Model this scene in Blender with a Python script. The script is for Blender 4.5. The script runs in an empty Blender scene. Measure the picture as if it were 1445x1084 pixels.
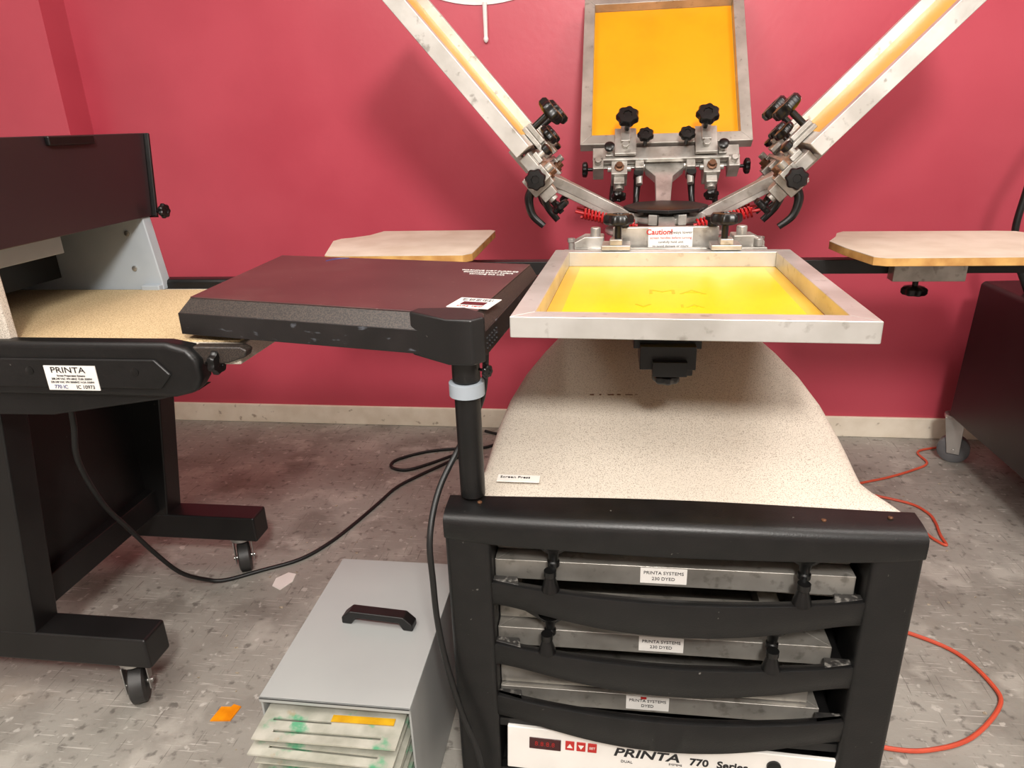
import bpy, bmesh, math, random
from mathutils import Matrix, Vector
random.seed(7)
V=Vector
scene=bpy.context.scene
COL=scene.collection
scene.view_settings.view_transform='Standard'
scene.view_settings.look='None'
scene.view_settings.exposure=0.0

# ------------------------------------------------------------ materials
def lin(c):
    return tuple(((x/255)/12.92 if x/255<=.04045 else (((x/255)+.055)/1.055)**2.4) for x in c)+(1,)
def mat(name,c1,c2=None,scale=8,rough=.5,metal=0.,bump=0.,bscale=None,coords='Object',detail=4,lo=.35,hi=.65,rvar=0.,spec=.5,bdist=.003):
    m=bpy.data.materials.new(name); m.use_nodes=True
    nt=m.node_tree; b=nt.nodes['Principled BSDF']
    b.inputs['Roughness'].default_value=rough; b.inputs['Metallic'].default_value=metal
    b.inputs['Specular IOR Level'].default_value=spec
    b.inputs['Base Color'].default_value=lin(c1)
    tc=nt.nodes.new('ShaderNodeTexCoord')
    n=nt.nodes.new('ShaderNodeTexNoise'); n.inputs['Scale'].default_value=scale; n.inputs['Detail'].default_value=detail
    nt.links.new(tc.outputs[coords],n.inputs['Vector'])
    cr=nt.nodes.new('ShaderNodeValToRGB')
    cr.color_ramp.elements[0].position=lo; cr.color_ramp.elements[1].position=hi
    cr.color_ramp.elements[0].color=lin(c2 if c2 else tuple(max(0,x*.9) for x in c1)); cr.color_ramp.elements[1].color=lin(c1)
    nt.links.new(n.outputs['Fac'],cr.inputs['Fac']); nt.links.new(cr.outputs['Color'],b.inputs['Base Color'])
    if rvar:
        mr=nt.nodes.new('ShaderNodeMapRange'); mr.inputs['To Min'].default_value=rough-rvar; mr.inputs['To Max'].default_value=rough+rvar
        nt.links.new(n.outputs['Fac'],mr.inputs['Value']); nt.links.new(mr.outputs['Result'],b.inputs['Roughness'])
    if bump:
        n2=nt.nodes.new('ShaderNodeTexNoise'); n2.inputs['Scale'].default_value=bscale or scale*6; n2.inputs['Detail'].default_value=3
        nt.links.new(tc.outputs[coords],n2.inputs['Vector'])
        bp=nt.nodes.new('ShaderNodeBump'); bp.inputs['Strength'].default_value=bump; bp.inputs['Distance'].default_value=bdist
        nt.links.new(n2.outputs['Fac'],bp.inputs['Height']); nt.links.new(bp.outputs['Normal'],b.inputs['Normal'])
    return m

def layered(m,c3,scale,lo,hi,amount=1.0,coords='Object',detail=6,stretch=None,rot=0):
    """mix a second procedural stain layer over the material's colour"""
    nt=m.node_tree; b=nt.nodes['Principled BSDF']
    src=b.inputs['Base Color'].links[0].from_socket
    tc=nt.nodes.new('ShaderNodeTexCoord'); n=nt.nodes.new('ShaderNodeTexNoise')
    n.inputs['Scale'].default_value=scale; n.inputs['Detail'].default_value=detail
    if stretch:
        mp=nt.nodes.new('ShaderNodeMapping'); mp.inputs['Scale'].default_value=stretch; mp.inputs['Rotation'].default_value=(0,0,rot)
        nt.links.new(tc.outputs[coords],mp.inputs['Vector']); nt.links.new(mp.outputs['Vector'],n.inputs['Vector'])
    else: nt.links.new(tc.outputs[coords],n.inputs['Vector'])
    mr=nt.nodes.new('ShaderNodeMapRange'); mr.inputs['From Min'].default_value=lo; mr.inputs['From Max'].default_value=hi
    mr.inputs['To Max'].default_value=amount
    nt.links.new(n.outputs['Fac'],mr.inputs['Value'])
    mx=nt.nodes.new('ShaderNodeMix'); mx.data_type='RGBA'
    nt.links.new(mr.outputs['Result'],mx.inputs[0]); nt.links.new(src,mx.inputs[6]); mx.inputs[7].default_value=lin(c3)
    nt.links.new(mx.outputs[2],b.inputs['Base Color'])
    return m

M_wall=layered(mat('red_wall_paint',(188,71,87),(180,65,81),3,.38,bump=.15,bscale=40,rvar=.06),(194,83,97),1.2,.45,.75,.5)
M_base=layered(mat('cream_baseboard_paint',(240,230,212),(228,216,196),14,.5),(136,116,92),26,.64,.71,.7,detail=8)
M_conc=mat('stained_concrete',(160,157,149),(136,132,124),2.4,.64,bump=.45,bscale=60,detail=12,rvar=.10)
layered(M_conc,(106,101,94),4.5,.50,.66,.65,detail=14)
layered(M_conc,(186,182,173),7,.56,.66,.5,detail=14)
layered(M_conc,(78,74,69),40,.58,.69,.65,detail=8)
layered(M_conc,(208,204,196),34,.63,.69,.5,detail=8)
layered(M_conc,(206,202,194),10,.65,.67,.6,detail=6,stretch=(1,26,1),rot=.5)
layered(M_conc,(208,204,196),8,.65,.67,.5,detail=6,stretch=(1,30,1),rot=-.7)
layered(M_conc,(70,65,60),9,.65,.67,.55,detail=6,stretch=(24,1,1),rot=.25)
layered(M_conc,(148,132,110),3.1,.62,.74,.3,detail=10)
M_ceil=mat('white_ceiling_paint',(238,236,232),(228,225,220),5,.8)
M_black=layered(mat('black_molded_plastic',(19,18,18),(13,13,13),30,.40,bump=.25,bscale=350,spec=.42,bdist=.001),(130,126,120),75,.735,.77,.5)
M_blackm=layered(mat('black_powder_coat',(21,20,20),(15,14,14),12,.42,bump=.2,bscale=400,bdist=.001),(105,100,96),65,.74,.77,.5)
M_scuff=layered(mat('scuffed_black_enamel',(30,27,27),(20,18,18),12,.38,bump=.2,bscale=400,bdist=.001),(104,108,116),44,.63,.72,.45,detail=10,stretch=(1,1,2.5))
M_worn=layered(mat('worn_ledge_plastic',(46,44,42),(30,29,28),60,.5),(130,126,120),90,.52,.66,.7)
M_knob=mat('black_knob_plastic',(13,13,13),(9,9,9),20,.32,spec=.45)
M_maroon=mat('dark_brown_enamel',(76,50,49),(60,40,40),4,.30,spec=.55,detail=8)
layered(M_maroon,(138,124,116),90,.68,.74,.5)
layered(M_maroon,(100,80,74),7,.52,.75,.35,detail=10)
M_lid=mat('dark_enamel_panel',(46,30,32),(38,25,28),2,.33)  # black panel; the maroon tint paints in the red wall's reflection
M_alu=mat('brushed_aluminium',(196,193,187),(156,152,145),18,.36,metal=.6,bump=.12,bscale=120)
layered(M_alu,(112,106,96),45,.60,.70,.5)
M_aluw=mat('bright_aluminium_frame',(210,208,203),(184,181,174),9,.34,metal=.55,bump=.08,bscale=90)
layered(M_aluw,(120,112,100),40,.62,.72,.5,detail=10)
M_alub=mat('scuffed_bright_aluminium',(214,212,207),(188,185,179),11,.34,metal=.45,bump=.08,bscale=90)
layered(M_alub,(112,106,96),46,.61,.70,.55,detail=10)
M_alud=mat('dull_aluminium_frame',(184,180,173),(158,154,147),14,.36,metal=.5,bump=.08,bscale=90)
layered(M_alud,(110,104,94),60,.62,.72,.5)
M_alus=mat('shaded_aluminium_frame',(162,158,151),(136,132,125),14,.36,metal=.55,bump=.08,bscale=90)  # darker aluminium copy: the slots' shade is put into the stored frames' colour
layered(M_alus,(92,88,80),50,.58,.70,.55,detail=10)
M_steel=mat('grey_steel',(190,188,184),(160,158,154),10,.3,metal=.8)
M_spk=mat('speckled_cream_vinyl',(202,193,180),(146,136,124),560,.44,bump=.5,bscale=520,detail=1,lo=.34,hi=.48,bdist=.001)
layered(M_spk,(190,180,166),5,.4,.7,.35)
M_spkd=mat('dark_textured_trim',(62,53,47),(34,30,28),420,.45,detail=2,lo=.42,hi=.58)
M_grey=mat('grey_enamel',(160,162,160),(152,154,153),3,.34)
M_greyb=mat('blue_grey_enamel',(168,176,182),(150,158,166),6,.42)
M_belt=mat('beige_belt_mesh',(204,182,142),(168,144,106),420,.75,bump=.5,bscale=500,detail=1,lo=.4,hi=.55,bdist=.001)
M_plat=mat('worn_white_laminate',(214,204,188),(200,188,170),12,.5)
M_wood=mat('yellow_plywood_edge',(206,160,92),(176,126,66),25,.6)
M_white=mat('white_label',(238,234,228),(228,224,218),10,.45)
M_ink=mat('black_ink',(25,25,28),(20,20,22),10,.5)
M_redink=mat('red_ink',(190,40,36),(180,34,30),10,.5)
M_disp=mat('dark_red_display',(66,16,20),(52,12,16),8,.2)
M_redspring=mat('red_coated_spring',(190,28,32),(168,22,26),10,.35)
M_cord=mat('orange_extension_cord',(206,84,58),(190,72,48),10,.5)
M_cable=mat('black_rubber_cable',(18,18,18),(13,13,13),10,.5)
M_sheet=mat('worn_aluminium_sheet',(200,198,186),(166,166,152),22,.42,metal=.3,detail=8)
layered(M_sheet,(70,168,122),16,.57,.64,.85,detail=8)
layered(M_sheet,(176,150,110),30,.64,.70,.5,detail=8)
M_paint=mat('white_wall_paint',(240,236,234),(230,226,224),10,.5)
M_rubber=mat('grey_rubber_wheel',(96,96,98),(76,76,78),14,.5)
M_wheel=mat('black_wheel',(50,49,48),(36,35,34),14,.5)
M_orange=mat('orange_plastic_film',(236,150,20),(214,124,12),30,.3)
M_film=mat('yellow_film',(200,156,30),(176,128,20),30,.35)
M_copper=mat('dull_copper_screw',(120,84,60),(90,62,46),20,.45,metal=.6)
M_blueink=mat('blue_marker_smudge',(60,70,130),(50,60,110),20,.5)
M_chip=mat('pale_floor_debris',(190,180,160),(120,104,84),300,.7)

def mesh_mat(name,cc,ce,rough=.38):
    m=mat(name,cc,ce,6,rough,lo=.2,hi=.6); return m
M_yel=mesh_mat('bright_yellow_emulsion',(246,196,2),(236,182,2),.28)
M_yelp=mesh_mat('pale_yellow_mesh',(212,174,60),(194,156,50))
M_olive=mesh_mat('faint_olive_stencil',(222,172,4),(206,158,4))
M_org=mesh_mat('amber_emulsion',(238,154,6),(226,142,4))
M_orgs=mesh_mat('golden_yellow_emulsion',(240,192,50),(226,176,40))

# ------------------------------------------------------------ mesh builder
class MB:
    def __init__(s): s.bm=bmesh.new()
    def _f(s,vs,mi=0):
        try:
            f=s.bm.faces.new(vs); f.material_index=mi; return f
        except ValueError: return None
    def box(s,x0,x1,y0,y1,z0,z1,M=None,mi=0):
        M=M or Matrix()
        v=[s.bm.verts.new(M@V((x,y,z))) for x in(x0,x1) for y in(y0,y1) for z in(z0,z1)]
        for q in((0,1,3,2),(4,6,7,5),(0,4,5,1),(2,3,7,6),(0,2,6,4),(1,5,7,3)): s._f([v[i] for i in q],mi)
        return s
    def prism(s,pts,h0,h1,ax='z',M=None,mi=0,pts2=None):
        M=M or Matrix()
        def mk(p,h):
            if ax=='z': return V((p[0],p[1],h))
            if ax=='y': return V((p[0],h,p[1]))
            return V((h,p[0],p[1]))
        a=[s.bm.verts.new(M@mk(p,h0)) for p in pts]; b=[s.bm.verts.new(M@mk(p,h1)) for p in (pts2 or pts)]
        n=len(pts)
        s._f(a[::-1],mi); s._f(b,mi)
        for i in range(n): s._f([a[i],a[(i+1)%n],b[(i+1)%n],b[i]],mi)
        return s
    def rings(s,rs,closed=True,cap=True,mi=0):
        vv=[[s.bm.verts.new(p) for p in r] for r in rs]; n=len(rs[0])
        for a,b in zip(vv,vv[1:]):
            for i in range(n if closed else n-1): s._f([a[i],a[(i+1)%n],b[(i+1)%n],b[i]],mi)
        if cap: s._f(vv[0][::-1],mi); s._f(vv[-1],mi)
        return s
    def cyl(s,p,q,r1,r2=None,n=20,mi=0,M=None):
        p=V(p);q=V(q)
        if M: p=M@p;q=M@q
        r2=r1 if r2 is None else r2; d=(q-p).normalized()
        a=d.orthogonal().normalized(); b=d.cross(a)
        s.rings([[c+(a*math.cos(t)+b*math.sin(t))*r for t in [2*math.pi*i/n for i in range(n)]] for c,r in((p,r1),(q,r2))],mi=mi)
        return s
    def lathe(s,p,d,prof,n=24,lobes=0,amp=0.,mi=0,M=None):
        """prof list of (height, radius)"""
        p=V(p); d=V(d).normalized()
        if M: d=(M.to_3x3()@d).normalized(); p=M@p
        a=d.orthogonal().normalized(); b=d.cross(a)
        R=[]
        for h,r in prof:
            R.append([p+d*h+(a*math.cos(t)+b*math.sin(t))*r*(1+amp*math.cos(lobes*t)) for t in [2*math.pi*i/n for i in range(n)]])
        s.rings(R,mi=mi); return s
    def knob(s,p,d,R,M=None,stem=.03):
        s.lathe(p,d,[(0,R*.24),(stem,R*.24)],n=10,M=M)
        d2=V(d).normalized(); q=V(p)+d2*stem
        s.lathe(q,d,[(0,R*.5),(R*.12,R*.88),(R*.25,R),(R*.60,R),(R*.78,R*.86),(R*.80,R*.4),(R*.70,R*.36)],n=56,lobes=7,amp=.075,M=M)
        return s
    def tube(s,pts,r,n=8,sub=6,M=None,closed=False):
        P=[V(p) for p in pts]
        if M: P=[M@p for p in P]
        if sub>1:
            Q=[]
            for i in range(len(P)-1):
                p0=P[max(i-1,0)];p1=P[i];p2=P[i+1];p3=P[min(i+2,len(P)-1)]
                for k in range(sub):
                    t=k/sub
                    Q.append(.5*((2*p1)+(p2-p0)*t+(2*p0-5*p1+4*p2-p3)*t*t+(3*p1-p0-3*p2+p3)*t**3))
            Q.append(P[-1]); P=Q
        a=None; R=[]
        rr=r if callable(r) else (lambda t:r)
        for i,p in enumerate(P):
            d=(P[min(i+1,len(P)-1)]-P[max(i-1,0)]).normalized()
            if a is None: a=d.orthogonal().normalized()
            a=(a-d*a.dot(d)).normalized(); b=d.cross(a); q=rr(i/(len(P)-1))
            R.append([p+(a*math.cos(t)+b*math.sin(t))*q for t in [2*math.pi*j/n for j in range(n)]])
        s.rings(R); return s
    def obj(s,name,mats,parent=None,bevel=0,label=None,sharp=38,seg=2):
        bmesh.ops.recalc_face_normals(s.bm,faces=s.bm.faces)
        me=bpy.data.meshes.new(name); s.bm.to_mesh(me); s.bm.free()
        for m in (mats if isinstance(mats,(list,tuple)) else [mats]): me.materials.append(m)
        for p in me.polygons: p.use_smooth=True
        me.set_sharp_from_angle(angle=math.radians(sharp))
        o=bpy.data.objects.new(name,me); COL.objects.link(o)
        if bevel:
            bv=o.modifiers.new('bevel','BEVEL'); bv.width=bevel; bv.segments=seg; bv.limit_method='ANGLE'; bv.angle_limit=math.radians(40)
            bv.harden_normals=True
        attach(o,parent)
        if label: o['label']=label
        return o
WL={}
def attach(o,parent):
    if parent is not None:
        o.parent=parent; o.location=-WL.get(parent.name,V((0,0,0)))
def thing(name,loc,label,cat,group=None):
    e=bpy.data.objects.new(name,None); e.empty_display_size=.05; COL.objects.link(e); e.location=loc
    e['label']=label; e['category']=cat
    if group: e['group']=group
    WL[e.name]=V(loc); return e
def tag(o,label,cat,group=None):
    o['label']=label;o['category']=cat
    if group:o['group']=group
    return o
def struct(o): o['kind']='structure'; return o
def text(body,size,M,mt,parent,name='lettering',ext=.0003,align='CENTER',shear=0,sx=1,off=0):
    cu=bpy.data.curves.new('t','FONT'); cu.body=body; cu.size=size; cu.extrude=ext; cu.align_x=align; cu.align_y='CENTER'; cu.shear=shear; cu.offset=off
    cu.resolution_u=3
    t=bpy.data.objects.new('t',cu); COL.objects.link(t)
    bpy.context.view_layer.update()
    me=bpy.data.meshes.new_from_object(t.evaluated_get(bpy.context.evaluated_depsgraph_get()))
    bpy.data.objects.remove(t)
    me.transform(M@Matrix.Diagonal((sx,1,1,1)))
    me.materials.clear(); me.materials.append(mt)
    o=bpy.data.objects.new(name,me); COL.objects.link(o); attach(o,parent); return o
def front(x,y,z,rz=0): # text plane facing -Y
    return Matrix.Translation((x,y,z))@Matrix.Rotation(rz,4,'Z')@Matrix.Rotation(math.pi/2,4,'X')
def up(x,y,z,rz=0): return Matrix.Translation((x,y,z))@Matrix.Rotation(rz,4,'Z')

# ------------------------------------------------------------ room
WY=2.70
struct(MB().box(-3.2,3.2,-2.4,WY+.1,-.1,0).obj('floor',M_conc))
struct(MB().box(-3.2,3.2,WY,WY+.1,0,2.9).obj('wall_back',M_wall))
struct(MB().box(-3.3,-3.2,-2.4,WY+.1,0,2.9).obj('wall_left',M_ceil))
struct(MB().box(3.2,3.3,-2.4,WY+.1,0,2.9).obj('wall_right',M_ceil))
struct(MB().box(-3.3,3.3,-2.5,-2.4,0,2.9).obj('wall_front',M_ceil))
struct(MB().box(-3.3,3.3,-2.5,WY+.1,2.9,3.0).obj('ceiling',M_ceil))
struct(MB().box(-3.2,-2.03,WY-.13,WY,0,2.9).obj('trim_1',M_wall))
struct(MB().box(-2.03,3.2,WY-.014,WY,0,.085).obj('baseboard_back',M_base,bevel=.003))
# painted ring with a paint drip on the wall
mb=MB(); n=96; c=(-.44,2.12)
def ringpt(r,t): return V((c[0]+r*math.cos(t),WY-.0045,c[1]+r*math.sin(t)))
for i in range(n):
    t0=2*math.pi*i/n;t1=2*math.pi*(i+1)/n
    mb._f([mb.bm.verts.new(p) for p in(ringpt(.515,t0),ringpt(.515,t1),ringpt(.44,t1),ringpt(.44,t0))])
mb.cyl((-.437,WY-.0105,1.612),(-.437,WY-.0105,1.50),.008,.007,n=8)
mb.lathe((-.437,WY-.0105,1.505),(0,0,-1),[(0,.007),(.008,.0095),(.016,.007),(.02,.002)],n=10)
tag(mb.obj('painted_ring',M_paint),'white painted ring with a drip running down the red wall','painted mark')
# small debris on the concrete
mb=MB()
for i in range(170):
    x=random.uniform(-1.0,1.2); y=random.uniform(.7,2.65); s=random.uniform(.002,.006); a=random.uniform(0,6.3)
    mb.prism([(x+s*math.cos(a+t)*random.uniform(.5,1.4),y+s*math.sin(a+t)*random.uniform(.4,1)) for t in(0,1.3,2.6,3.9,5.1)],0,.0015)
o=tag(mb.obj('floor_debris',M_chip),'tiny pale chips and crumbs scattered on the concrete','debris'); o['kind']='stuff'

# ------------------------------------------------------------ casters
def caster(parent,x,y,r,mt=None,top=.11,rz=0,w=.012,label=None):
    M=Matrix.Translation((x,y,0))@Matrix.Rotation(rz,4,'Z')
    mb=MB(); mb.cyl((0,0,top-.012),(0,0,top),r*.7,M=M)
    for sx in(-1,1):
        mb.prism([(-r*.6,top-.01),(r*.6,top-.01),(r*.35-.012,r-.012),(-r*.4-.012,r-.012)],sx*(w+.005),sx*(w+.008),ax='x',M=M)
    mb.cyl((-w-.012,-.012,r),(w+.012,-.012,r),.006,M=M)
    f=mb.obj('caster',M_steel,parent,bevel=.001)
    mb=MB(); mb.lathe((-w,-.012,r),(1,0,0),[(0,r*.35),(.001,r*.55),(.001,r*.85),(.005,r),(2*w-.005,r),(2*w-.001,r*.85),(2*w-.001,r*.55),(2*w,r*.35)],n=40,M=M)
    mb.obj('wheel',mt or M_wheel,f)
    return f

# ------------------------------------------------------------ screen print press
press=thing('screen_printing_press',(.107,1.3,0),'four-arm screen printing press on cream cabinet with black slotted front','printing press')
CX=.107
# cabinet carcass
mb=MB()
for s_ in(-1,1):
    mb.prism([(.99,.10),(1.50,.10),(1.50,.44),(1.20,.60),(.99,.62)],CX+s_*.298,CX+s_*.305,ax='x')
mb.box(CX-.305,CX+.305,1.493,1.5,.10,.44); mb.box(CX-.305,CX+.305,.97,1.5,.09,.10)
mb.box(CX-.13,CX+.13,1.5,2.10,.10,.60)
mb.obj('cabinet_body',M_blackm,press)
# hood
S=[(.985,.361,.634),(1.0,.357,.639),(1.03,.341,.645),(1.055,.328,.651),(1.08,.321,.657),(1.11,.318,.667),(1.15,.316,.679),(1.2,.312,.694),(1.27,.300,.720),(1.34,.277,.748),(1.40,.246,.774),(1.48,.206,.798),(1.6,.165,.818),(1.8,.14,.830),(2.0,.14,.832),(2.12,.135,.826)]
R=[]
def sp(v,e): return math.copysign(abs(v)**e,v)
for Y,w,zc in S:
    zb=.600 if Y<1.02 else (.58 if Y<1.04 else (.54 if Y<1.06 else .42))
    k=(Y-1.0)*.005-(.004 if Y>1.05 else 0)
    ex=.11; ez=.09
    ring=[]
    for i in range(81):
        t=math.pi*i/80; cc=math.cos(t); ss=abs(math.sin(t))
        fl=1-ss**ez
        ring.append(V((CX+.002+k+sp(cc,ex)*(w-.003+(.018*fl if Y>1.05 else 0)),Y,zb+(zc-zb)*ss**ez)))
    R.append(ring)
hood=MB().rings(R,closed=True,cap=True).obj('hood',M_spk,press,sharp=60,label='speckled cream vinyl hood')
mb=MB()
for x,l in((-.03,.008),(-.012,.004),(.004,.012),(.022,.007),(.038,.014),(.056,.006)):
    mb.box(x,x+l,1.268,1.2712,.7196,.7209,M=Matrix.Translation((0,x*.05,0)))
mb.obj('scuff_mark',M_copper,hood)
# black molded front
def rrect(x0,x1,y0,y1,r):
    P=[]
    for cx,cy,a0 in((x0+r,y0+r,math.pi),(x1-r,y0+r,1.5*math.pi)):
        for i in range(6):
            a=a0+i*math.pi/10; P.append((cx+r*math.cos(a),cy+r*math.sin(a)))
    P+=[(x1,y1),(x0,y1)]
    return P
mb=MB()
for x0,x1 in((CX-.361,CX-.286),(CX+.292,CX+.365)):
    mb.prism(rrect(x0,x1,.941,1.02,.009),.06,.630)
# top bar with rolled lip
prof=[(.985,.592),(.948,.590),(.942,.592),(.940,.596),(.9395,.620),(.941,.630),(.946,.637),(.954,.6405),(.970,.6430),(1.0,.6445),(1.0,.625),(.985,.61)]
R=[]
for i in range(41):
    s_=-1+2*i/40; x=CX+.002+.363*s_; bul=.012*(1-s_*s_); wv=.003*math.cos(s_*3.0); e_=1-abs(s_)**14
    R.append([V((x,p[0]-(bul*max(0,min(1,(1.0-p[0])/.05))),p[1]+wv*e_+(.004*abs(s_)-.009*(1-s_*s_) if p[1]<.600 else 0)-(.003*(1-e_) if p[1]>.63 else 0))) for p in prof])
mb.rings(R)
BZ=((.512,.064),(.386,.058),(.272,.066))
for zt,dp in BZ:
    R=[]
    for i in range(41):
        s_=-1+2*i/40; x=CX+.003+.297*s_; b=1-s_*s_; y0=.948-.034*b; zb=zt-.032-(dp-.032)*b
        fl=abs(s_)**8*.014
        R.append([V((x,y0+.016,zb-fl)),V((x,y0+.001,zb-fl)),V((x,y0-.001,zb+.002-fl)),V((x,y0-.002,zt-.005)),V((x,y0-.001,zt-.001)),V((x,y0+.002,zt)),V((x,y0+.012,zt)),V((x,y0+.016,zt-.003)),V((x,y0+.016,zt-.012))])
    mb.rings(R)
mb.box(CX-.3,CX+.3,.948,.965,.06,.100)
mb.box(CX-.3,CX+.3,.952,.962,.198,.215)
fr=mb.obj('cabinet_front',M_black,press,sharp=44,label='black molded plastic front with curved slot bars')
# internal runners carrying the stored screens
for z,zt in((.502,.509),(.364,.383),(.234,.268)):
    for s_ in(-1,1):
        x=CX+s_*.297; MB().box(min(x,x-s_*.028),max(x,x-s_*.028),.968,1.49,z-.010,z).obj('runner',M_blackm,press,bevel=.001)
        x=CX+.003+s_*.290; MB().prism([(x,.952),(x-s_*.045,.940),(x-s_*.040,.964),(x,.964)],zt-.008,zt+.004).obj('ledge',M_worn,press,bevel=.0015)
for x,y in((-.20,.978),(.02,.962),(.16,.960),(.33,.965),(.43,.98)):
    MB().lathe((x,y,.6415),(0,0,1),[(0,.0038),(.002,.0038),(.003,.002)],n=14).obj('screw',M_copper,press)
# spacer pegs
for k,(z,xs) in enumerate(((.512,(-.083,.305)),(.386,(-.09,.27)))):
    for x in xs:
        yb=.950-.034*(1-((x-CX-.003)/.297)**2)+.005
        mb=MB(); mb.lathe((x,yb,z),(0,0,1),[(0,.015),(.004,.014),(.024,.008),(.026,.010),(.036,.010),(.036,.005)],n=18)
        mb.obj('spacer_peg',M_knob,press)
        zz=z+(.078 if k==0 else .068)
        mb=MB(); mb.lathe((x+.004,.954,zz-.004),(0,0,-1),[(0,.020),(.004,.018),(.012,.010),(.030,.0075),(.032,.010),(.040,.010)],n=18)
        mb.prism([(x-.036,zz),(x+.044,zz),(x+.014,zz-.020),(x-.006,zz-.020)],.950,.958,ax='y')
        mb.obj('hanging_peg',M_knob,press)
# control panel
cp=MB().box(-.165,.40,.945,.953,.105,.204).obj('control_panel',M_white,press,bevel=.002,label='white control panel with red digital display')
MB().box(-.125,-.068,.9435,.9452,.158,.184).obj('display',M_disp,cp,bevel=.001)
text('8.8.8.8',.014,front(-.097,.9432,.171),M_redink,cp,off=-.0004)
for i,x in enumerate((-.052,-.032,-.012)):
    MB().box(x-.008,x+.008,.9436,.9452,.163,.184).obj('button',M_redink,cp,bevel=.002)
    mb=MB(); s_=1 if i==0 else -1
    if i<2: mb.prism([(x-.005,.1735-s_*.004),(x+.005,.1735-s_*.004),(x,.1735+s_*.005)],.9428,.9437,ax='y'); mb.obj('arrow_mark',M_white,cp)
    else: text('SET',.007,front(x,.9432,.1735),M_white,cp)
text('PRINTA',.026,front(.083,.9445,.170),M_ink,cp,sx=1.3,off=.0006,shear=.2)
text('SYSTEMS',.006,front(.135,.9445,.155),M_ink,cp)
text('DUAL',.008,front(.05,.9445,.150),M_ink,cp)
text('770',.022,front(.175,.9445,.166),M_ink,cp,off=.0006)
text('Series',.022,front(.232,.9445,.166),M_ink,cp,off=.0006)
mb=MB(); mb.lathe((.30,.945,.178),(0,-1,0),[(0,.012),(.004,.012),(.005,.008)],n=24); mb.obj('dial',M_knob,cp)
Mp=Matrix.Translation((-.16,.95,.2))@Matrix.Rotation(.034,4,'Y')@Matrix.Translation((.16,-.95,-.2))
for o in [cp]+[c_ for c_ in COL.objects if c_.parent==cp]: o.data.transform(Mp)
for x,y in((CX-.24,1.06),(CX+.24,1.06),(CX-.24,1.43),(CX+.24,1.43)): caster(press,x,y,.04,top=.092)

# central column, hub
PX,PY=.153,1.98
mb=MB()
mb.box(PX-.09,PX+.09,PY-.08,PY+.08,.825,.852)
mb.lathe((PX,PY,.85),(0,0,1),[(0,.05),(.02,.05),(.02,.038),(.125,.038)],n=28)
mb.obj('column',M_alu,press,bevel=.003)
mb=MB(); mb.lathe((PX,PY,.985),(0,0,1),[(0,.100),(.003,.112),(.010,.114),(.013,.106),(.013,.0)],n=8)
mb.obj('hub_cap',M_blackm,press,bevel=.002,label='flat black octagonal hub cap')
mb=MB(); mb.lathe((PX,PY,.955),(0,0,1),[(0,.085),(.004,.09),(.016,.09),(.02,.07),(.031,.06)],n=32)
for a in range(8):
    t=a*math.pi/4+.39; x=PX+.085*math.cos(t); y=PY+.085*math.sin(t)
    mb.box(-.016,.016,-.012,.012,.955,.982,M=Matrix.Translation((x,y,0))@Matrix.Rotation(t,4,'Z'))
mb.obj('hub_head',M_alu,press,bevel=.002)
mb=MB(); mb.lathe((PX,PY,.925),(0,0,1),[(0,.16),(.006,.163),(.012,.16)],n=40)
for a in range(12):
    t=a*math.pi/6+.2; x=PX+.13*math.cos(t); y=PY+.13*math.sin(t)
    mb.cyl((x,y,.937),(x,y,.952),.009,n=6)
mb.obj('hub_plate',M_alu,press,bevel=.001)
# rails (support arms)
mb=MB(); mb.box(-.70,1.32,PY-.03,PY+.01,.812,.85); mb.obj('support_rail',M_blackm,press,bevel=.002)
mb=MB(); mb.box(PX-.045,PX-.005,1.16,PY,.80,.84); mb.box(PX-.02,PX+.02,PY,2.42,.812,.85); mb.obj('support_rail',M_blackm,press,bevel=.002)
mb=MB(); mb.box(.055,.145,1.10,1.18,.832,.872); mb.box(.075,.13,1.085,1.11,.825,.85); mb.box(.045,.155,1.12,1.16,.862,.878); mb.knob((.10,1.12,.832),(0,0,-1),.022,stem=.01); mb.obj('platen_lock',M_knob,press,bevel=.003)
for x in (-.10,.40):   # rail end stops
    mb=MB(); mb.box(x-.02,x+.02,PY-.05,PY-.03,.83,.885); mb.cyl((x,PY-.04,.88),(x,PY-.04,.91),.008,n=12); mb.lathe((x,PY-.04,.905),(0,0,1),[(0,.012),(.012,.012)],n=6); mb.obj('rail_stop',M_alu,press,bevel=.002)
mb=MB(); mb.box(PX-.19,PX+.19,PY-.34,PY-.30,.905,.917); mb.obj('cross_plate',M_alu,press,bevel=.002)

# platens (pallets)
def platen(pp,z,label):
    cx=sum(p[0] for p in pp)/len(pp); cy=sum(p[1] for p in pp)/len(pp)
    e=thing('platen',(cx,cy,z-.02),label,'platen','side platens of the press')
    MB().prism(pp,z-.02,z-.0015).obj('plywood_board',M_wood,e,bevel=.001)
    MB().prism(pp,z-.0015,z).obj('laminate_top',M_plat,e)
    return e
platen([(-.335,1.715),(-.335,2.09),(-.35,2.105),(-.685,2.11),(-.705,2.03),(-.745,1.985),(-.77,1.97),(-.78,1.93),(-.715,1.70),(-.695,1.69),(-.355,1.69)],.918,'cream laminate platen with notched end and yellow plywood edge')
platen([(.60,1.68),(.625,1.665),(1.07,1.665),(1.09,1.74),(1.09,1.98),(1.07,2.03),(1.02,2.04),(.645,2.06),(.62,2.03),(.60,1.97),(.565,1.90),(.575,1.80)],.908,'cream laminate platen with slanted end and yellow plywood edge')
mb=MB(); mb.box(.735,.912,1.90,2.0,.851,.887); mb.box(.735,.912,1.905,1.945,.80,.86); mb.box(.72,.93,1.89,2.0,.872,.887); k=mb.obj('platen_bracket',M_alu,press,bevel=.002)
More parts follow.
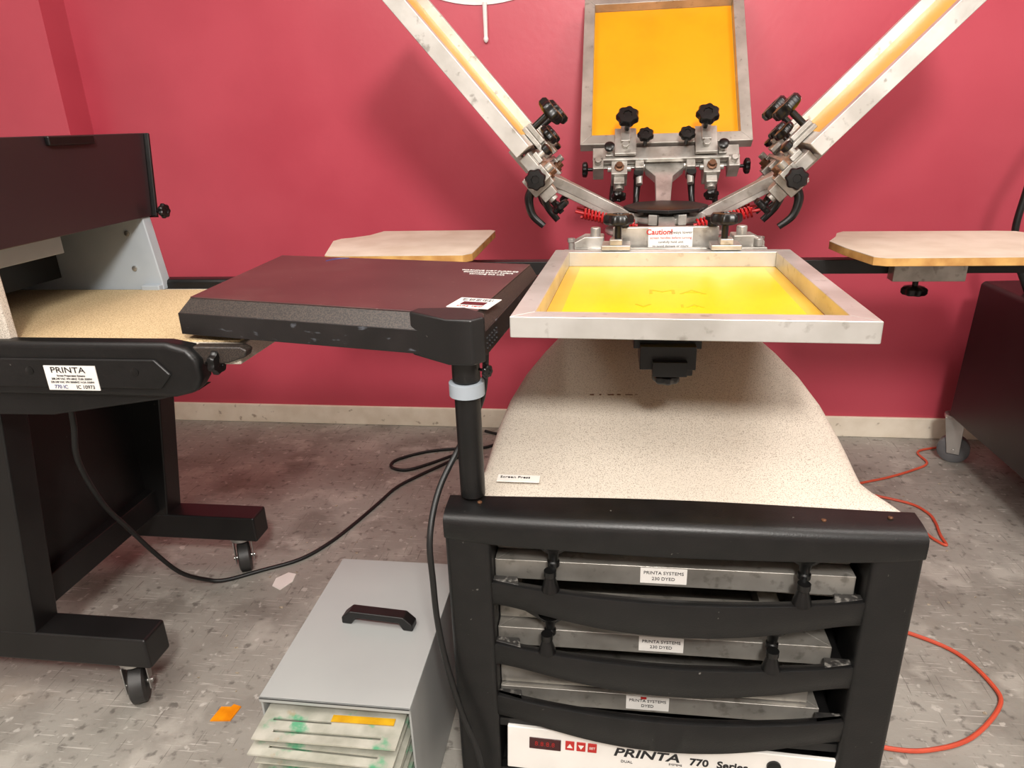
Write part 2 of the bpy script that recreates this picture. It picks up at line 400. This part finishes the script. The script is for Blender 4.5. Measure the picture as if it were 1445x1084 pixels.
MB().knob((.80,1.925,.80),(0,0,-1),.03,stem=.015).obj('knob',M_knob,k)
mb=MB(); mb.box(-.62,-.44,1.90,2.0,.851,.897); k=mb.obj('platen_bracket',M_alu,press,bevel=.002)
MB().knob((-.53,1.925,.85),(0,0,-1),.03,stem=.015).obj('knob',M_knob,k)
# front platen
e=thing('platen',(.13,1.38,.88),'white laminate printing platen under the lowered screen','platen','side platens of the press')
MB().box(-.04,.30,1.24,1.56,.879,.895).obj('plywood_board',M_wood,e,bevel=.001)
MB().box(-.04,.30,1.24,1.56,.895,.897).obj('laminate_top',M_plat,e)

# ---------------- screens + print heads
def station(e,base,alpha,D,emul,border,screen_label,raised=True,ww=.508,T=.033,b=.034,k_=1.0,frame_mat=None,ew=.0012,springs=False):
    e=V(e).normalized(); z=V((0,0,1))
    u=e*math.cos(alpha)+z*math.sin(alpha); w=-e*math.sin(alpha)+z*math.cos(alpha); v=w.cross(u)
    M=Matrix(((u.x,v.x,w.x,base[0]),(u.y,v.y,w.y,base[1]),(u.z,v.z,w.z,base[2]),(0,0,0,1)))
    h=ww/2
    sc=thing('printing_screen',tuple(M@V((D/2,0,0))),screen_label,'printing screen','screens mounted on the press')
    mb=MB()
    o_=[(0,-h),(D,-h),(D,h),(0,h)]; i_=[(b,-h+b),(D-b,-h+b),(D-b,h-b),(b,h-b)]
    for k in range(4):
        k2=(k+1)%4
        mb.prism([o_[k],o_[k2],i_[k2],i_[k]],0.001,T,M=M)
    mb.obj('frame',frame_mat or M_aluw,sc,bevel=.0015,label='silver aluminium frame')
    MB().prism(i_,ew-.0012,ew,M=M).obj('mesh_fabric',border,sc)
    m=.026 if not raised else .002
    MB().prism([(b+m*.6,-h+b+m),(D-b-m*.6,-h+b+m),(D-b-m*.6,h-b-m),(b+m*.6,h-b-m)],ew,ew+.0006,M=M).obj('emulsion',emul,sc)
    # print head
    K=k_; ju=.046 if raised else .026
    mb=MB()
    mb.box(-.048,-.006,-.215,.215,-.004,.024,M=M)
    mb.box(-.060,-.006,-.19,.19,-.010,-.004,M=M)
    mb.box(-.056,-.046,-.215,.215,.014,.030,M=M)
    for s_ in(-1,1):
        mb.box(-.046,ju,s_*.118-.032,s_*.118+.032,T+.0015,T+.013,M=M)
        mb.box(-.01,ju,s_*.118-.014,s_*.118+.014,T+.013,T+.026,M=M)
        mb.box(-.040,.030,s_*.118-.024,s_*.118+.024,-.020,-.0015,M=M)
        mb.box(-.100,-.046,s_*.135-.024,s_*.135+.024,-.040,.022,M=M)
        mb.box(-.085,-.046,s_*.198-.016,s_*.198+.016,-.026,.030,M=M)
        mb.cyl((-.09,s_*.135,-.01),(-.135,s_*.135,-.01),.012,M=M)
        mb.cyl((-.066,s_*.198,.03),(-.066,s_*.198,.048),.010,M=M)
        mb.cyl((-.02,s_*.118,T+.013),(-.02,s_*.118,T+.026),.012,M=M,n=6)
        if raised:
            mb.box(-.080,-.046,s_*.075-.013,s_*.075+.013,-.024,.024,M=M)
            mb.cyl((-.05,s_*.075,.0),(-.12,s_*.075,-.005),.010,M=M)
            mb.cyl((-.075,s_*.100,.012),(-.075,s_*.170,.012),.009,M=M)
            mb.box(-.125,-.100,s_*.135-.016,s_*.135+.016,-.030,.010,M=M)
            mb.cyl((-.03,s_*.165,.024),(-.03,s_*.165,.052),.008,M=M)
            mb.box(-.044,-.016,s_*.165-.012,s_*.165+.012,.024,.036,M=M)
    head=mb.obj('print_arm',M_alu,press,bevel=.002,label='aluminium screen clamp arm with black knobs')
    for s_ in(-1,1):
        MB().knob((.032 if raised else .01,s_*.114,T+.02),(0,0,1),.032*K,M=M,stem=.046 if raised else .034).obj('knob',M_knob,head)
        if raised: MB().knob((-.004,s_*.060,.030),(0,0,1),.023*K,M=M,stem=.036).obj('knob',M_knob,head)
        MB().knob((-.142,s_*.135,-.01),(-1,0,0),.021*K,M=M,stem=.006).obj('knob',M_knob,head)
        if raised: MB().knob((-.066,s_*.205,.0),(0,s_,0),.022*K,M=M,stem=.024).obj('knob',M_knob,head)
        if raised:
            MB().lathe((-.03,s_*.165,.050),(0,0,1),[(0,.010),(.004,.015),(.014,.015),(.017,.010)],n=20,M=M).obj('knob',M_knob,head)
            mb=MB(); mb.tube([(-.085,s_*.078,-.012),(-.105,s_*.080,-.028),(-.140,s_*.082,-.042),(-.182,s_*.084,-.044)],lambda t:.013-.005*t,M=M,n=10)
            mb.lathe((-.085,s_*.078,.010),(0,0,-1),[(0,.014),(.03,.015),(.034,.009)],M=M,n=16)
            mb.obj('lever',M_knob,head)
        mb=MB(); mb.tube([(-.078,s_*.145,-.034),(-.09,s_*.150,-.056),(-.125,s_*.155,-.074),(-.165,s_*.158,-.070)],lambda t:.013-.005*t,M=M,n=10); mb.obj('lever',M_knob,head)
        MB().lathe((-.078,s_*.135,.022),(0,0,1),[(0,.015),(.006,.015),(.008,.010),(.018,.010)],M=M,n=8).obj('bolt',M_copper,head)
    # arm down to hub
    top=M@V((-.05,0,-.012)); bot=V((PX,PY,.965))+e*.09
    d=(top-bot); lat=v
    nrm=lat.cross(d.normalized()).normalized()
    def ring(p,a,b_): return [p+lat*a+nrm*b_,p-lat*a+nrm*b_,p-lat*a-nrm*b_,p+lat*a-nrm*b_]
    mb=MB()
    mb.rings([ring(bot,.020,.013),ring(bot+d*.35,.022,.013),ring(bot+d*.70,.026,.013),ring(bot+d*.88,.055,.013),ring(top,.060,.013)])
    for s_ in(-1,1): mb.rings([ring(bot+d*.05+nrm*.018+lat*s_*.015,.005,.008),ring(bot+d*.75+nrm*.018+lat*s_*.018,.005,.008)])
    if raised:
        for s_ in(-1,1): mb.cyl(bot+lat*s_*.034,bot+lat*s_*.012,.018)
    mb.cyl(top-lat*.075,top+lat*.075,.015)
    mb.obj('arm_bar',M_alu,head,bevel=.002)
    if springs:
        for s_ in(-1,1):
            a=V((PX,PY,.953))+e*.085+lat*s_*.058; c_=V((PX,PY,.984))+e*.222+lat*s_*.046
            ax=(c_-a).normalized(); p=ax.orthogonal().normalized(); q=ax.cross(p); N=180
            pts=[a+ax*((c_-a).length*i/N)+(p*math.cos(i*2*math.pi/12)+q*math.sin(i*2*math.pi/12))*.0125 for i in range(N+1)]
            mb=MB(); mb.tube(pts,.0033,n=6,sub=1); mb.cyl(a-ax*.01,c_+ax*.02,.004); mb.obj('spring',M_redspring,head,label='red coated coil spring')
    return M,sc,head
# lowered screen
M0,sc0,h0=station((-.0366,-.9993,0),(.136,1.583,.912),.0168,.618,M_yel,M_yelp,'lowered aluminium-framed screen with bright yellow emulsion over a platen',raised=False)
text('MA',.05,M0@Matrix.Translation((.30,0,.002))@Matrix.Rotation(math.pi/2,4,'Z'),M_olive,sc0,sx=1.5,off=-.0006)
text('V',.03,M0@Matrix.Translation((.41,-.06,.002))@Matrix.Rotation(math.pi/2,4,'Z'),M_olive,sc0,sx=1.5)
text('IA',.03,M0@Matrix.Translation((.41,.02,.002))@Matrix.Rotation(math.pi/2,4,'Z'),M_olive,sc0,sx=1.5)
# raised ones
station((-1,0,0),(PX-.370,1.965,1.140),math.radians(49.5),.60,M_orgs,M_yelp,'raised aluminium-framed screen with thin yellow strip seen edge-on',T=.040,b=.034,k_=1.1,frame_mat=M_alub,ew=.014,springs=True)
station((1,-.085,0),(PX+.336,1.955,1.128),math.radians(46.5),.62,M_orgs,M_yelp,'raised aluminium-framed screen with golden emulsion seen edge-on',T=.038,b=.034,k_=1.1,frame_mat=M_alub,ew=.011,springs=True)
station((0,1,0),(PX+.012,2.275,1.128),math.radians(50),.588,M_org,M_yelp,'upright aluminium-framed screen with amber emulsion facing forward',frame_mat=M_alud)
# front clamp plate with caution label
mb=MB(); mb.box(.136-.125,.136+.115,1.655,1.668,.925,.985); mb.box(.136-.20,.136+.20,1.64,1.70,.918,.93)
for s_ in(-1,1):
    mb.prism([(.136+s_*.145,.93),(.136+s_*.215,.93),(.136+s_*.215,.952),(.136+s_*.19,.965),(.136+s_*.145,.965)],1.645,1.70,ax='y')
    mb.cyl((.136+s_*.165,1.66,.93),(.136+s_*.165,1.66,.985),.012)
cl=mb.obj('front_clamp_plate',M_alu,press,bevel=.003)
for s_ in(-1,1):
    MB().lathe((.136+s_*.10,1.66,.985),(0,0,1),[(0,.012),(.012,.012),(.014,.018),(.022,.018)],n=18).obj('knob',M_knob,cl)
lb=MB().box(.092,.192,1.6520,1.6547,.934,.982).obj('caution_label',M_white,cl)
text('Caution!',.017,front(.117,1.6517,.973),M_redink,lb,off=.0004)
text('Always lower',.0095,front(.165,1.6517,.972),M_ink,lb)
for i,tx in enumerate(('screen handles before turning','carefully hold unit','to avoid damage or injury')):
    text(tx,.0078,front(.143,1.6517,.960-.0095*i),M_redink if i==0 else M_ink,lb)

# stored screens in the cabinet
def stored(x0,x1,y0,z,label,txt=None,lx=.1,D=.50,red=False,T=.037):
    e=thing('stored_screen',((x0+x1)/2,y0+D/2,z),label,'printing screen','screens stored in the cabinet slots')
    mb=MB(); b=.034
    o_=[(x0,y0),(x1,y0),(x1,y0+D),(x0,y0+D)]; i_=[(x0+b,y0+b),(x1-b,y0+b),(x1-b,y0+D-b),(x0+b,y0+D-b)]
    for k in range(4):
        k2=(k+1)%4; mb.prism([o_[k],o_[k2],i_[k2],i_[k]],z,z+T)
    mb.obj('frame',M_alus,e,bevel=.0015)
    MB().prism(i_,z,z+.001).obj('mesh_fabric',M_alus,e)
    if txt:
        l=MB().box(lx-.037,lx+.037,y0-.001,y0-.0001,z+.006,z+.035).obj('paper_label',M_white,e,label='white printed paper label')
        for i,t in enumerate(txt): text(t,.0085,front(lx,y0-.0012,z+.026-.011*i),M_ink,l)
        if red: MB().box(lx-.012,lx-.002,y0-.0014,y0-.001,z+.030,z+.035).obj('red_mark',M_redink,l)
stored(-.178,.392,.970,.5035,'aluminium screen frame with paper label in the top slot',('PRINTA SYSTEMS','230 DYED'),.098)
stored(-.178,.392,1.00,.542,'aluminium screen frame lying on another in the top slot',D=.47)
stored(-.178,.373,.970,.3655,'aluminium screen frame with paper label in the second slot',('PRINTA SYSTEMS','230 DYED'),.1)
stored(-.178,.30,.995,.404,'second aluminium screen frame stacked in the middle slot',D=.47)
stored(-.178,.368,.970,.2355,'aluminium screen frame with paper label in the third slot',('PRINTA SYSTEMS','DYED'),.082,red=True)
stored(-.178,.350,.979,.274,'aluminium screen frame stacked on top in the third slot')

# label at foot of the pole
lb=MB().box(-.180,-.108,1.032,1.055,.646,.6475,M=Matrix.Translation((0,.0,.006))).obj('paper_label',M_white,press)
text('Screen Press',.010,up(-.15,1.046,.654),M_ink,lb)

# ------------------------------------------------------------ flash dryer on pole
fl=thing('flash_dryer',(-.215,1.0,.646),'dark brown flash curing unit held by a black pole bracket','flash dryer')
low=[(-.735,1.085),(-.27,.985),(-.18,.965),(-.14,1.39),(-.745,1.52)]
topo=[(-.720,1.106),(-.27,1.008),(-.198,.992),(-.153,1.380),(-.735,1.507)]
MB().prism(low,.892,.930).obj('heater_housing',M_scuff,fl,bevel=.001)
MB().prism([(-.734,1.087),(-.271,.987),(-.182,.967),(-.142,1.388),(-.744,1.518)],.930,.951,pts2=topo).obj('bevel_trim',M_spkd,fl,label='dark textured bevelled edge trim')
MB().prism(topo,.951,.9535).obj('top_panel',M_maroon,fl,bevel=.001,label='dark brown enamel top panel')
mb=MB()
mb.prism([(-.298,.998),(-.290,1.02),(-.215,1.025),(-.180,.99),(-.176,.968),(-.192,.950),(-.230,.950)],.887,.957)
mb.lathe((-.215,1.0,.845),(0,0,1),[(0,.022),(.035,.022),(.05,.028)],n=24)
mb.obj('pole_bracket',M_blackm,fl,bevel=.004,seg=3)
MB().lathe((-.215,1.0,.822),(0,0,1),[(0,.026),(.001,.028),(.022,.028),(.023,.026)],n=28).obj('collar',M_greyb,fl,label='grey metal collar')
MB().cyl((-.215,1.0,.646),(-.215,1.0,.845),.0205,n=28).obj('pole',M_black,fl)
MB().knob((-.192,.99,.868),(.8,-.5,0),.010,stem=.012).obj('knob',M_knob,fl)
th=math.atan2(-.1,.45)
lb=MB().box(-.036,.034,-.030,.030,0,.001,M=up(-.207,1.060,.9535,th)).obj('rating_label',M_white,fl)
MB().box(-.020,.020,-.014,.004,0,.0008,M=up(-.207,1.060,.9545,th)).obj('display',M_disp,lb)
for i in range(2): text('ON OFF SET READY',.0060,up(-.205,1.073+.008*i,.9548,th),M_ink,lb)
text('CURE  TEMP',.008,up(-.212,1.038,.9548,th),M_redink,lb)
for i,tx in enumerate(('WARNING HOT SURFACE','disconnect power before','servicing this unit')):
    text(tx,.010,up(-.225,1.315-.016*i,.9540,th),M_white,fl)
MB().tube([(-.60,1.43,.9535),(-.59,1.45,.9537),(-.575,1.46,.9537),(-.56,1.462,.9535)],.0012,n=6).obj('ink_smudge',M_blueink,fl)
for i in range(5):
    for j in range(3):
        MB().lathe((-.178+.0014*i,.990+.014*i,.902+.008*j),(1,-.1,0),[(0,.002),(.0022,.002)],n=8).obj('vent_hole',M_ink,fl)
for p in((-.722,1.0855,.908),(-.262,.986,.915)): MB().lathe(p,(-.2,-1,0),[(0,.005),(.003,.004)],n=12).obj('screw',M_copper,fl)
# cord of the flash dryer down the cabinet
tag(MB().tube([(-.19,1.045,.885),(-.20,1.045,.80),(-.238,1.035,.72),(-.268,.985,.66),(-.276,.935,.60),(-.274,.925,.52),(-.272,.925,.44),(-.262,.922,.36),(-.24,.915,.26),(-.21,.905,.16),(-.205,.88,.05),(-.22,.84,.006),(-.30,.78,.006)],.0052,n=10).obj('power_cable',M_cable),'black power cable hanging down the corner of the press cabinet','cable')

# ------------------------------------------------------------ conveyor dryer
dr=thing('conveyor_dryer',(-1.2,1.35,0),'conveyor dryer with beige mesh belt, dark hood panel and black stand','dryer')
XL=-2.1
mb=MB()
mb.prism([(XL,.79),(-.74,.79),(-.70,.80),(-.682,.825),(-.682,.86),(-.70,.882),(-.74,.89),(XL,.89)],1.035,1.075,ax='y')
bp=mb.obj('front_bumper',M_black,dr,bevel=.012,seg=4,label='black molded plastic bumper')
mb=MB(); mb.prism([(-1.9,.808),(-.76,.808),(-.735,.835),(-.76,.862),(-1.9,.862)],1.030,1.037,ax='y'); mb.obj('bumper_panel',M_black,bp,bevel=.004)
mb=MB(); mb.prism([(XL,.73),(-1.0,.745),(-.78,.780),(-.70,.80),(XL,.80)],1.05,1.10,ax='y'); mb.obj('lower_tray',M_black,dr,bevel=.006)
for x in(-1.0,-.80): MB().lathe((x,1.031,.84),(0,-1,0),[(0,.0075),(.002,.0075),(.003,.004)],n=16).obj('screw',M_knob,bp)
MB().box(XL,-.62,1.06,1.50,.845,.878).obj('belt_bed',M_spk,dr,bevel=.003,label='speckled cream bed frame')
MB().box(XL,-.63,1.085,1.475,.878,.8815).obj('conveyor_belt',M_belt,dr,label='beige woven mesh conveyor belt')
MB().box(XL,-.68,1.50,1.54,.80,.90).obj('rear_bumper',M_black,dr,bevel=.01)
MB().box(XL,-.9,1.10,1.49,.77,.845).obj('undertray',M_blackm,dr,bevel=.003)
MB().knob((-.682,1.055,.852),(1,-.15,0),.02,stem=.015).obj('knob',M_knob,dr)
mb=MB(); mb.prism([(-.70,.846),(-.640,.850),(-.605,.862),(-.600,.874),(-.612,.880),(-.70,.880)],1.050,1.075,ax='y'); mb.obj('belt_end_rail',M_spkd,dr,bevel=.004,seg=3)
lb=MB().box(-.970,-.872,1.0285,1.0300,.805,.850).obj('rating_plate',M_white,dr)
text('PRINTA',.015,front(-.925,1.028,.842),M_ink,lb,sx=1.3)
for i,tx in enumerate(('Screen Preparation Systems','208-240 VAC 1PH 60HZ 15.0A 3500W','220-240 VAC 1PH 50/60HZ 14.2A 3350W')):
    text(tx,.0048,front(-.921,1.028,.832-.006*i),M_ink,lb)
text('770 IC',.0095,front(-.945,1.028,.811),M_blueink,lb)
text('IC 10973',.0095,front(-.898,1.028,.811),M_ink,lb)
# tunnel
MB().box(XL,-1.045,1.055,1.075,.878,1.05).obj('tunnel_side',M_spk,dr,bevel=.004)
mb=MB(); mb.prism([(XL,.878),(-1.028,.878),(-1.028,.90),(-1.045,1.045),(XL,1.045)],1.485,1.515,ax='y'); mb.box(-1.075,-1.03,1.47,1.52,.878,.892); ts=mb.obj('tunnel_side',M_greyb,dr,bevel=.003)
for z in(.93,1.01): MB().lathe((-1.09,1.4845,z),(0,-1,0),[(0,.006),(.003,.006),(.004,.003)],n=12).obj('bolt',M_steel,ts)
MB().box(XL,-1.06,1.055,1.53,1.055,1.21).obj('tunnel_hood',M_blackm,dr,bevel=.004)
MB().box(-1.16,-1.12,1.078,1.32,.995,1.035).obj('inner_bar',M_greyb,dr,bevel=.002)
MB().box(-1.30,-1.28,1.078,1.48,.91,1.04).obj('tunnel_baffle',M_blackm,dr)
mb=MB(); mb.prism([(1.0,1.04),(1.515,1.045),(1.545,1.224),(1.0,1.224)],-1.052,-1.040,ax='x'); hp=mb.obj('end_panel',M_lid,dr,bevel=.002,label='dark enamel hood end panel')
MB().prism([(1.516,1.045),(1.546,1.224),(1.552,1.222),(1.524,1.04)],-1.062,-1.030,ax='x').obj('panel_edge',M_blackm,hp,bevel=.001)
mb=MB(); mb.box(-1.04,-1.030,1.245,1.37,1.206,1.2235); mb.obj('handle',M_knob,hp,bevel=.003)
MB().knob((-1.03,1.522,1.055),(1,-.1,0),.016,stem=.012).obj('knob',M_knob,hp)
# stand
for y in(1.14,1.64):
    mb=MB(); mb.prism([(-1.37,.18),(-1.25,.18),(-1.165,.73),(-1.16,.86 if y>1.5 else .80),(-1.26,.86 if y>1.5 else .80),(-1.27,.73)],y-.035,y+.035,ax='y')
    mb.obj('leg',M_blackm,dr,bevel=.005)
    MB().box(-1.75,-.985,y-.037,y+.037,.112,.19).obj('foot',M_blackm,dr,bevel=.006)
    caster(dr,-1.055,y,.045,top=.112,rz=.5,w=.018)
    caster(dr,-1.68,y,.045,top=.112,rz=.2,w=.018)
MB().prism([(1.17,.22),(1.61,.22),(1.61,.80),(1.17,.80)],-1.34,-1.30,ax='x').obj('stand_panel',M_blackm,dr,bevel=.003)
MB().box(-1.31,-1.27,1.17,1.61,.20,.27).obj('cross_bar',M_blackm,dr,bevel=.003)
MB().box(-1.6,-1.0,1.50,1.66,.80,.86).obj('leg_mount',M_blackm,dr)
MB().box(-1.6,-1.0,1.09,1.2,.765,.80).obj('leg_mount',M_blackm,dr)

tag(MB().tube([(-1.02,1.12,.765),(-1.035,1.13,.69),(-1.066,1.15,.60),(-1.10,1.22,.46),(-1.123,1.30,.345),(-1.135,1.38,.22),(-1.13,1.45,.11),(-1.12,1.53,.03),(-1.08,1.56,.008),(-1.0,1.615,.006),(-.906,1.68,.006),(-.85,1.77,.006),(-.808,1.887,.006),(-.77,2.02,.006),(-.738,2.136,.006),(-.68,2.23,.006),(-.579,2.37,.006),(-.54,2.45,.006),(-.60,2.46,.006),(-.706,2.425,.006),(-.80,2.35,.006),(-.803,2.29,.006),(-.74,2.27,.006),(-.66,2.33,.006),(-.55,2.44,.006),(-.45,2.50,.006),(-.40,2.58,.006),(-.5,2.64,.006)],.0058,n=10).obj('power_cable',M_cable),'black power cable hanging from the dryer and snaking over concrete','cable')

# ------------------------------------------------------------ grey metal box
bx=thing('metal_box',(-.45,1.08,0),'grey enamel metal box with black handle standing on concrete','box')
x0,x1,y0,y1,zt=-.588,-.318,.872,1.285,.30
mb=MB(); mb.box(x0,x1,y0,y1,zt-.004,zt); mb.box(x0,x0+.004,y0+.004,y1,0,zt-.004); mb.box(x1-.004,x1,y0+.004,y1,0,zt-.004); mb.box(x0,x1,y1-.004,y1,0,zt-.004); mb.box(x0,x1,y0+.01,y1,0,.004)
mb.box(x0,x1,y0,y0+.003,zt-.010,zt)
mb.obj('case',M_grey,bx,bevel=.001)
hx,hy=-.436,1.078
mb=MB()
pr=[(-.074,0),(-.074,.014),(-.056,.030),(.056,.030),(.074,.014),(.074,0),(.054,0),(.046,.015),(-.046,.015),(-.054,0)]
mb.prism([(hx+a,zt+b) for a,b in pr],hy-.013,hy+.013,ax='y',M=Matrix.Translation((hx,hy,0))@Matrix.Rotation(-.08,4,'Z')@Matrix.Translation((-hx,-hy,0)))
mb.obj('handle',M_blackm,bx,bevel=.003,seg=3,label='black plastic pull handle')
# sheets in the box
mb=MB(); w=.124
mb.box(-w,w,0,.016,0,.003); mb.box(-w,-w+.03,.016,.022,0,.003); mb.box(w-.03,w,.016,.022,0,.003)
mb.box(-w,w,.022,.040,0,.003); mb.box(-w,-w+.02,.040,.045,0,.003); mb.box(.0,w,.040,.045,0,.003); mb.box(-w,w,.045,.36,0,.003)
base=mb.obj('metal_sheet',M_sheet)
zs=[.268,.250,.226,.206,.182,.160,.136,.112,.088,.062,.036,.010]
for i,z in enumerate(zs):
    o=base if i==0 else base.copy()
    if i: COL.objects.link(o)
    o.location=(-.453+(0 if i==0 else random.uniform(-.004,.004)),(.815,.797,.806,.770,.80,.782,.805,.78,.80,.79,.80,.81)[i],z)
    o.rotation_euler=(random.uniform(-.012,.012),random.uniform(-.02,.02) if i else 0,random.uniform(-.016,.016))
    tag(o,'slotted aluminium sheet with green ink stains stacked in the grey box','metal sheet','slotted sheets in the metal box')
tag(MB().box(-.05,.06,0,.014,0,.0015,M=up(-.405,.860,.2725,.02)).obj('yellow_film',M_film),'thin sliver of yellow film lying on the stacked sheets','plastic film')

# ------------------------------------------------------------ machine at the right edge
rc=thing('black_cabinet',(1.6,2.2,0),'black equipment cabinet on grey swivel casters near the wall','cabinet')
R=[]
for y in(1.35,2.49):
    R.append([V(p) for p in((1.225,y,.185),(1.24,y,.664),(1.25,y,.674),(2.0,y,.690),(2.0,y,.185))])
MB().rings(R).obj('body',M_blackm,rc,bevel=.006,seg=2)
caster(rc,1.255,2.50,.052,mt=M_rubber,top=.185,rz=1.1,w=.018)
caster(rc,1.285,1.45,.05,mt=M_rubber,top=.185,rz=.3,w=.018)
caster(rc,1.9,2.40,.05,mt=M_rubber,top=.185,rz=.9,w=.018)
caster(rc,1.9,1.45,.05,mt=M_rubber,top=.185,rz=.3,w=.018)
MB().tube([(1.29,2.3,.67),(1.235,2.3,.78),(1.212,2.3,.86),(1.215,2.3,.95),(1.235,2.3,1.08),(1.30,2.3,1.25)],.010,n=10).obj('upright_arm',M_blackm,rc)

# ------------------------------------------------------------ cords and scraps
tag(MB().tube([(.80,2.25,.006),(.915,2.30,.006),(1.0,2.34,.006),(1.105,2.403,.006),(1.17,2.46,.006),(1.18,2.56,.006),(1.35,2.62,.006)],.0042,n=8).obj('extension_cord',M_cord),'orange extension cord lying along the wall side','cord')
tag(MB().tube([(.86,2.22,.006),(.992,2.16,.006),(1.03,2.10,.006),(1.03,2.042,.006),(1.015,1.97,.006),(1.009,1.915,.006),(.985,1.95,.006),(.96,2.02,.006),(.88,2.08,.006)],.0042,n=8).obj('extension_cord',M_cord),'short bend of orange extension cord on the concrete floor','cord')
tag(MB().tube([(.60,1.53,.006),(.70,1.525,.006),(.758,1.508,.006),(.838,1.448,.006),(.87,1.35,.006),(.855,1.288,.006),(.757,1.195,.006),(.66,1.155,.006),(.584,1.151,.006),(.50,1.17,.006)],.0048,n=8).obj('extension_cord',M_cord),'orange extension cord curling out beside the press cabinet','cord')
tag(MB().prism([(-.935,1.555),(-.905,1.54),(-.885,1.58),(-.89,1.615),(-.915,1.62),(-.94,1.59)],.0,.002).obj('paper_scrap',M_white),'torn white paper scrap on the concrete floor','paper')
mb=MB(); mb.prism([(-.855,1.08),(-.81,1.085),(-.805,1.125),(-.825,1.13),(-.828,1.122),(-.85,1.12)],.0,.003)
tag(mb.obj('orange_tag',M_orange),'small orange plastic tag on the concrete floor','tag')

# ------------------------------------------------------------ lights
def area(name,loc,target,size,power,col=(1,.955,.90)):
    l=bpy.data.lights.new(name,'AREA'); l.shape='DISK'; l.size=size; l.energy=power; l.color=col
    o=bpy.data.objects.new(name,l); COL.objects.link(o); o.location=loc
    o.rotation_euler=(V(target)-V(loc)).to_track_quat('-Z','Y').to_euler(); return o
area('ceiling_area_light',(.35,-1.0,2.5),(.1,1.8,.6),.4,82)
area('ceiling_area_light',(-1.2,.3,2.75),(-.8,1.6,.2),.9,30)
area('ceiling_area_light',(1.2,1.2,2.8),(.6,1.8,0),.8,24)
area('ceiling_area_light',(0,-.6,2.85),(0,-.4,0),2.2,50)  # added wide fill that brightens the room, not an actual lamp
w=bpy.data.worlds.new('world'); scene.world=w; w.use_nodes=True
w.node_tree.nodes['Background'].inputs[0].default_value=(1,.93,.88,1); w.node_tree.nodes['Background'].inputs[1].default_value=.3

# ------------------------------------------------------------ camera
yaw,pitch,roll=.1426,.3589,-.0338
f=V((-math.sin(yaw)*math.cos(pitch),math.cos(yaw)*math.cos(pitch),-math.sin(pitch)))
r=V((math.cos(yaw),math.sin(yaw),0)); u=r.cross(f)
r2=r*math.cos(roll)+u*math.sin(roll); u2=-r*math.sin(roll)+u*math.cos(roll)
cd=bpy.data.cameras.new('camera'); cd.sensor_width=36; cd.lens=984/1445*36; cd.clip_start=.02
co=bpy.data.objects.new('camera',cd); COL.objects.link(co)
co.matrix_world=Matrix(((r2.x,u2.x,-f.x,0),(r2.y,u2.y,-f.y,0),(r2.z,u2.z,-f.z,1.22),(0,0,0,1)))
scene.camera=co
